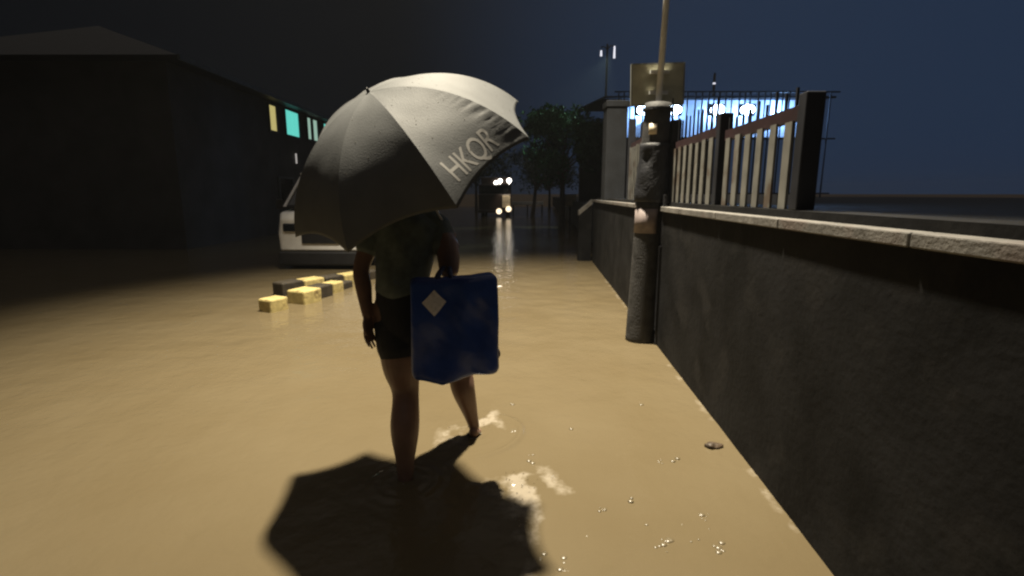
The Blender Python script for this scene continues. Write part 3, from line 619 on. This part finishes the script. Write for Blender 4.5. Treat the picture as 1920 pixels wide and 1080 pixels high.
# ================================================================== umbrella
um = thing('umbrella', 'large grey umbrella with white lettering tilted over the wading woman', 'umbrella', tuple(UC))
bpy.context.view_layer.update()
E1 = Vector((0.533, 0.161, 0.336)); E1 = (E1 - AX * E1.dot(AX)).normalized()
E3 = Vector((0.286, -0.553, -0.187)); E3 = (E3 - AX * E3.dot(AX) - E1 * E3.dot(E1)).normalized()
RSPH = UR * (1 + 0.606 ** 2) / (2 * 0.606); TH = math.asin(UR / RSPH)          # ribs are arcs of this radius
def rib_dir(k): a = math.pi / 4 * k; return E1 * math.cos(a) + E3 * math.sin(a)
def rib_pt(k, u, off=0.0):
    th = TH * u; r_ = RSPH + off
    return APEX - AX * (RSPH - r_ * math.cos(th)) + rib_dir(k) * r_ * math.sin(th)
def panel_pt(k, u, v_, off=0.0):
    """u 0 apex .. 1 hem, v 0..1 from rib k to rib k+1; hem cut in a shallow curve between the tips"""
    uu = u * (1 - 0.055 * 4 * v_ * (1 - v_) * u)
    a, c = rib_pt(k, uu, off), rib_pt(k + 1, uu, off)
    p = a.lerp(c, v_)
    sag = -0.010 * 4 * v_ * (1 - v_) * uu
    nrm = (p - (APEX - AX * RSPH)).normalized()
    ed = 0.0
    if k == 1:      # puckered cloth along the seam of the lettered panel
        ed = 0.0048 * math.sin(uu * 105 + v_ * 9 + 1.5 * math.sin(uu * 23)) * math.exp(-(v_ / 0.15) ** 2) * min(1, max(0, (uu - 0.42) / 0.15)) * min(1, v_ / 0.05)
    ed += 0.004 * noise.noise(p * 7)* min(1, 6 * v_ * (1 - v_) )
    return p + nrm * (sag + ed)
NU, NV = 48, 24
V, F, key = [], [], {}
def vid(k, i, j):
    if j == NV: k, j = (k + 1) % 8, 0
    kk = (0, 0, 0) if i == 0 else (k, i, j)
    if kk not in key: key[kk] = len(V); V.append(tuple(panel_pt(k, i / NU, j / NV)))
    return key[kk]
for k in range(8):
    for i in range(NU):
        for j in range(NV):
            q = [vid(k, i, j), vid(k, i, j + 1), vid(k, i + 1, j + 1), vid(k, i + 1, j)]
            q = list(dict.fromkeys(q)); F.append(q) if len(q) > 2 else None
cn = under(pydata('canopy', V, F, M['fabric'], None, False), um)
me = cn.data
sm = [True] * len(me.polygons); me.polygons.foreach_set('use_smooth', sm)
# crease on the seams
bmx = bmesh.new(); bmx.from_mesh(me); ci = {v_: kk for kk, v_ in key.items()}
for e in bmx.edges:
    a, c = ci[e.verts[0].index], ci[e.verts[1].index]
    if a[2] == 0 and c[2] == 0 and (a[0] == c[0] or a[1] == 0 or c[1] == 0): e.smooth = False
bmesh.ops.recalc_face_normals(bmx, faces=bmx.faces); bmx.to_mesh(me); bmx.free()
sd = cn.modifiers.new('t', 'SOLIDIFY'); sd.thickness = 0.0015; sd.offset = 0
for k in range(8):
    bm = bmesh.new(); tube(bm, [tuple(rib_pt(k, u, -0.007)) for u in (0.03, 0.25, 0.5, 0.75, 0.99)], [0.003] * 5, 6, 4); rb = under(obj('rib', bm, M['steel'], None, True), um)
    bm = bmesh.new(); ball(bm, rib_pt(k, 1.0, -0.004), 0.007, None, 1); tp_ = obj('tip', bm, M['black_plastic'], None, True); tp_.parent = rb; tp_.matrix_parent_inverse = (rb.matrix_parent_inverse.copy()).inverted() if False else um.matrix_basis.inverted()
    bm = bmesh.new(); tube(bm, [tuple(APEX - AX * 0.33 + rib_dir(k) * 0.012), tuple(rib_pt(k, 0.52, -0.012))], [0.0025] * 2, 6, 1); under(obj('strut', bm, M['steel'], None, True), um)
bm = bmesh.new(); tube(bm, [tuple(APEX - AX * 0.01), tuple(APEX - AX * 0.76)], [0.007] * 2, 12, 1); under(obj('shaft', bm, M['steel'], None, True), um)
bm = bmesh.new(); tube(bm, [tuple(APEX - AX * 0.755), tuple(APEX - AX * 0.93)], [0.0155, 0.0155], 14, 1); under(obj('handle', bm, M['black_plastic'], None, True), um)
bm = bmesh.new(); tube(bm, [tuple(APEX + AX * 0.002), tuple(APEX + AX * 0.016)], [0.009, 0.006], 12, 1); under(obj('ferrule', bm, M['black_plastic'], None, True), um)
bm = bmesh.new(); tube(bm, [tuple(APEX - AX * 0.30), tuple(APEX - AX * 0.36)], [0.016] * 2, 12, 1); under(obj('runner', bm, M['black_plastic'], None, True), um)
bm = bmesh.new()
for q in range(80):
    k = random.choice((0, 0, 1, 1, 1, 2, 7)); u, v_ = random.uniform(0.25, 0.99), random.uniform(0.03, 0.97); r_ = random.uniform(0.001, 0.0022)
    ball(bm, panel_pt(k, u, v_, 0.001), (r_, r_, r_), None, 1)
rd = under(obj('raindrops', bm, M['bubble'], None, True), um); rd['kind'] = 'stuff'
# the printed letters, lying on the lettered panel
cu = bpy.data.curves.new('tmp', 'FONT'); cu.body = 'HKQR'; cu.size = 1.0; cu.offset = 0.004; cu.align_x = 'CENTER'; cu.space_character = 0.95
to = bpy.data.objects.new('tmp', cu); COL.objects.link(to)
dg = bpy.context.evaluated_depsgraph_get(); dg.update(); tm = bpy.data.meshes.new_from_object(to.evaluated_get(dg))
bpy.data.objects.remove(to)
bmt = bmesh.new(); bmt.from_mesh(tm); bmesh.ops.triangulate(bmt, faces=bmt.faces)
for _ in range(2): bmesh.ops.subdivide_edges(bmt, edges=[e for e in bmt.edges if e.calc_length() > 0.05], cuts=2)
bmesh.ops.triangulate(bmt, faces=bmt.faces)
TXT_U0, TXT_H, TXT_W, TXT_V = 0.905, 0.20, 0.20, 0.56
for v_ in bmt.verts:
    x, y = v_.co.x, v_.co.y
    # rib 1 (v=0) is on the right seen from outside, so the text runs from v=1 to v=0
    u = TXT_U0 - y * TXT_H; vv = TXT_V - x * TXT_W / max(0.3, u)
    v_.co = panel_pt(1, u / (1 - 0.055 * 4 * vv * (1 - vv)), vv) + (panel_pt(1, u, vv) - (APEX - AX * RSPH)).normalized() * 0.0013
under(obj('lettering', bmt, M['print']), um)

# ================================================================== blue bag
bg_ = thing('bag', 'square blue soft bag with a white diamond sticker hanging from the woman\'s right arm', 'bag', (-0.295, 2.505, 0.585))
W2, D2, H_ = 0.222, 0.085, 0.52
bm = bmesh.new(); vs = box(bm, (-W2, -D2, 0), (W2, D2, H_)); bmesh.ops.bevel(bm, geom=bm.edges[:], offset=0.036, segments=5, profile=0.55, affect='EDGES')
bmesh.ops.subdivide_edges(bm, edges=[e for e in bm.edges if e.calc_length() > 0.06], cuts=26, use_grid_fill=True)
rz = Matrix.Rotation(R(12), 3, 'Z')
def bagform(co):
    x, y, z = co; tx, tz = x / W2, z / H_
    y2 = y * (1 + 0.30 * (1 - tz) * (1 - tx * tx) - 0.25 * tz)
    z2 = z + 0.012 * noise.noise(Vector((x * 7, 2.0, z * 3))) * tz + (1 - tz) * (-0.035 * max(0, 1 - abs(x + 0.075) / 0.16) + 0.01) - 0.025 * tz * (1 - tx) * 0.5
    c = Vector((x * (1 - 0.05 * tz * (1 if x < 0 else 0.2)), y2, z2)); 
    fold = 0.026 * noise.noise(Vector((x * 9, y * 3, z * 5))) + 0.007 * abs(noise.noise(Vector((x * 16 + z * 9, y * 2, z * 6)))) - 0.020 * math.exp(-((x - 0.02 - 0.05 * tz) / 0.05) ** 2) * (0.3 + tz)
    c += Vector((0, 1, 0)) * fold
    return rz @ c
for v_ in bm.verts: v_.co = bagform(v_.co)
obj('bag_body', bm, M['bag'], bg_, True)
bm = bmesh.new()      # sticker, a square set on its corner
n_ = 8; g = {}
for i in range(n_ + 1):
    for j in range(n_ + 1):
        a, c = (i / n_ - 0.5) * 0.090, (j / n_ - 0.5) * 0.085
        x = -0.105 + (a - c) * 0.7071; z = 0.412 + (a + c) * 0.7071
        p = bagform(Vector((x, -D2, z))); g[i, j] = bm.verts.new(p + rz @ Vector((0, -0.0025, 0)))
for i in range(n_):
    for j in range(n_): bm.faces.new((g[i, j], g[i + 1, j], g[i + 1, j + 1], g[i, j + 1]))
so = obj('sticker', bm, M['paper'], bg_); s_ = so.modifiers.new('t', 'SOLIDIFY'); s_.thickness = 0.001
bpy.context.view_layer.update()
inv = Vector(bg_.location)
for sy in (-1, 1):
    bm = bmesh.new(); pts = [rz @ Vector((-0.085, sy * 0.045, 0.46)), rz @ Vector((-0.07, 0.04 + sy * 0.03, 0.515)), (RE + Vector((-0.01, 0.05 + sy * 0.012, 0.030))) - inv, rz @ Vector((-0.01, 0.04 + sy * 0.03, 0.515)), rz @ Vector((0.005, sy * 0.045, 0.46))]
    tube(bm, [tuple(p) for p in pts], [(0.012, 0.004)] * 5, 8, 6); obj('strap', bm, M['bag_trim'], bg_, True)
bm = bmesh.new(); tube(bm, [tuple(rz @ Vector((W2 - 0.004, 0, 0.06))), tuple(rz @ Vector((W2 + 0.012, 0, 0.09))), tuple(rz @ Vector((W2 - 0.003, 0, 0.13)))], [0.006] * 3, 8, 4); obj('side_loop', bm, M['bag_trim'], bg_, True)

# ================================================================== small things on the water
bm = bmesh.new(); ball(bm, (0, 0, 0.004), (0.055, 0.030, 0.020), None, 3)
for v_ in bm.verts: v_.co += v_.co.normalized() * 0.012 * noise.noise(v_.co * 40)
db = tag(obj('floating_husk', bm, M['debris'], None, True), 'dark sodden husk floating beside the wall', 'debris'); db.location = (1.217, 2.83, 0.004)
bm = bmesh.new()
for i in range(3): box(bm, (-0.06 + i * 0.03, -0.03, 0), (-0.02 + i * 0.04, 0.03, 0.012), Matrix.Rotation(R(20 * i), 4, 'Z'))  # white chip laid on the water in place of a glint
sc_ = tag(obj('glint_chip', bm, M['glint_bit'], None, False, 0.004), 'small white glint chip laid on the water beyond the blue bag in place of a glint', 'glint stand-in'); sc_.location = (-0.22, 8.2, 0.0)
bm = bmesh.new()
for k in range(40):
    x, y = random.uniform(-0.02, 1.0), 1.65 + 2.0 * random.random() ** 2.2
    for q in range(random.choice((1, 1, 2, 4, 6))): ball(bm, (x + random.gauss(0, 0.014), y + random.gauss(0, 0.014), 0.0), (lambda r_: (r_, r_, r_ * 0.42))(random.choice((0.004, 0.006, 0.009, 0.015))), None, 3)
tag(obj('rain_bubbles', bm, M['bubble'], None, True), 'bubbles where the rain hits the brown water', 'bubbles', None, 'stuff')
bm = bmesh.new()
for k in range(70):
    cx, cy, s_ = random.choice(((-0.20, 3.12, 0.11), (-0.34, 3.02, 0.10), (0.03, 2.40, 0.10), (0.06, 2.1, 0.06)))
    x, y = random.gauss(cx, s_ * 0.6), random.gauss(cy, s_ * 0.7); ball(bm, (x, y, abs(random.gauss(0.006, 0.02)) + 0.004), random.uniform(0.0015, 0.0045), None, 1)
tag(obj('splash_droplets', bm, M['drop'], None, True), 'droplets thrown up round the wading feet', 'splash', None, 'stuff')

# ================================================================== fill haze over the whole place, added to lift the blacks
bm = bmesh.new(); box(bm, (-420, -40, -1.2), (420, 620, 14.0))
hz = obj('haze', bm, None); hz['kind'] = 'stuff'
hm = bpy.data.materials.new('fill haze'); hm.use_nodes = True; ht = hm.node_tree; ht.nodes.clear()
ho = ht.nodes.new('ShaderNodeOutputMaterial'); hv = ht.nodes.new('ShaderNodeVolumePrincipled')
hv.inputs['Color'].default_value = (0.85, 0.88, 0.92, 1); hv.inputs['Density'].default_value = 0.0005; hv.inputs['Anisotropy'].default_value = 0.3
ht.links.new(hv.outputs['Volume'], ho.inputs['Volume']); hz.data.materials.append(hm)
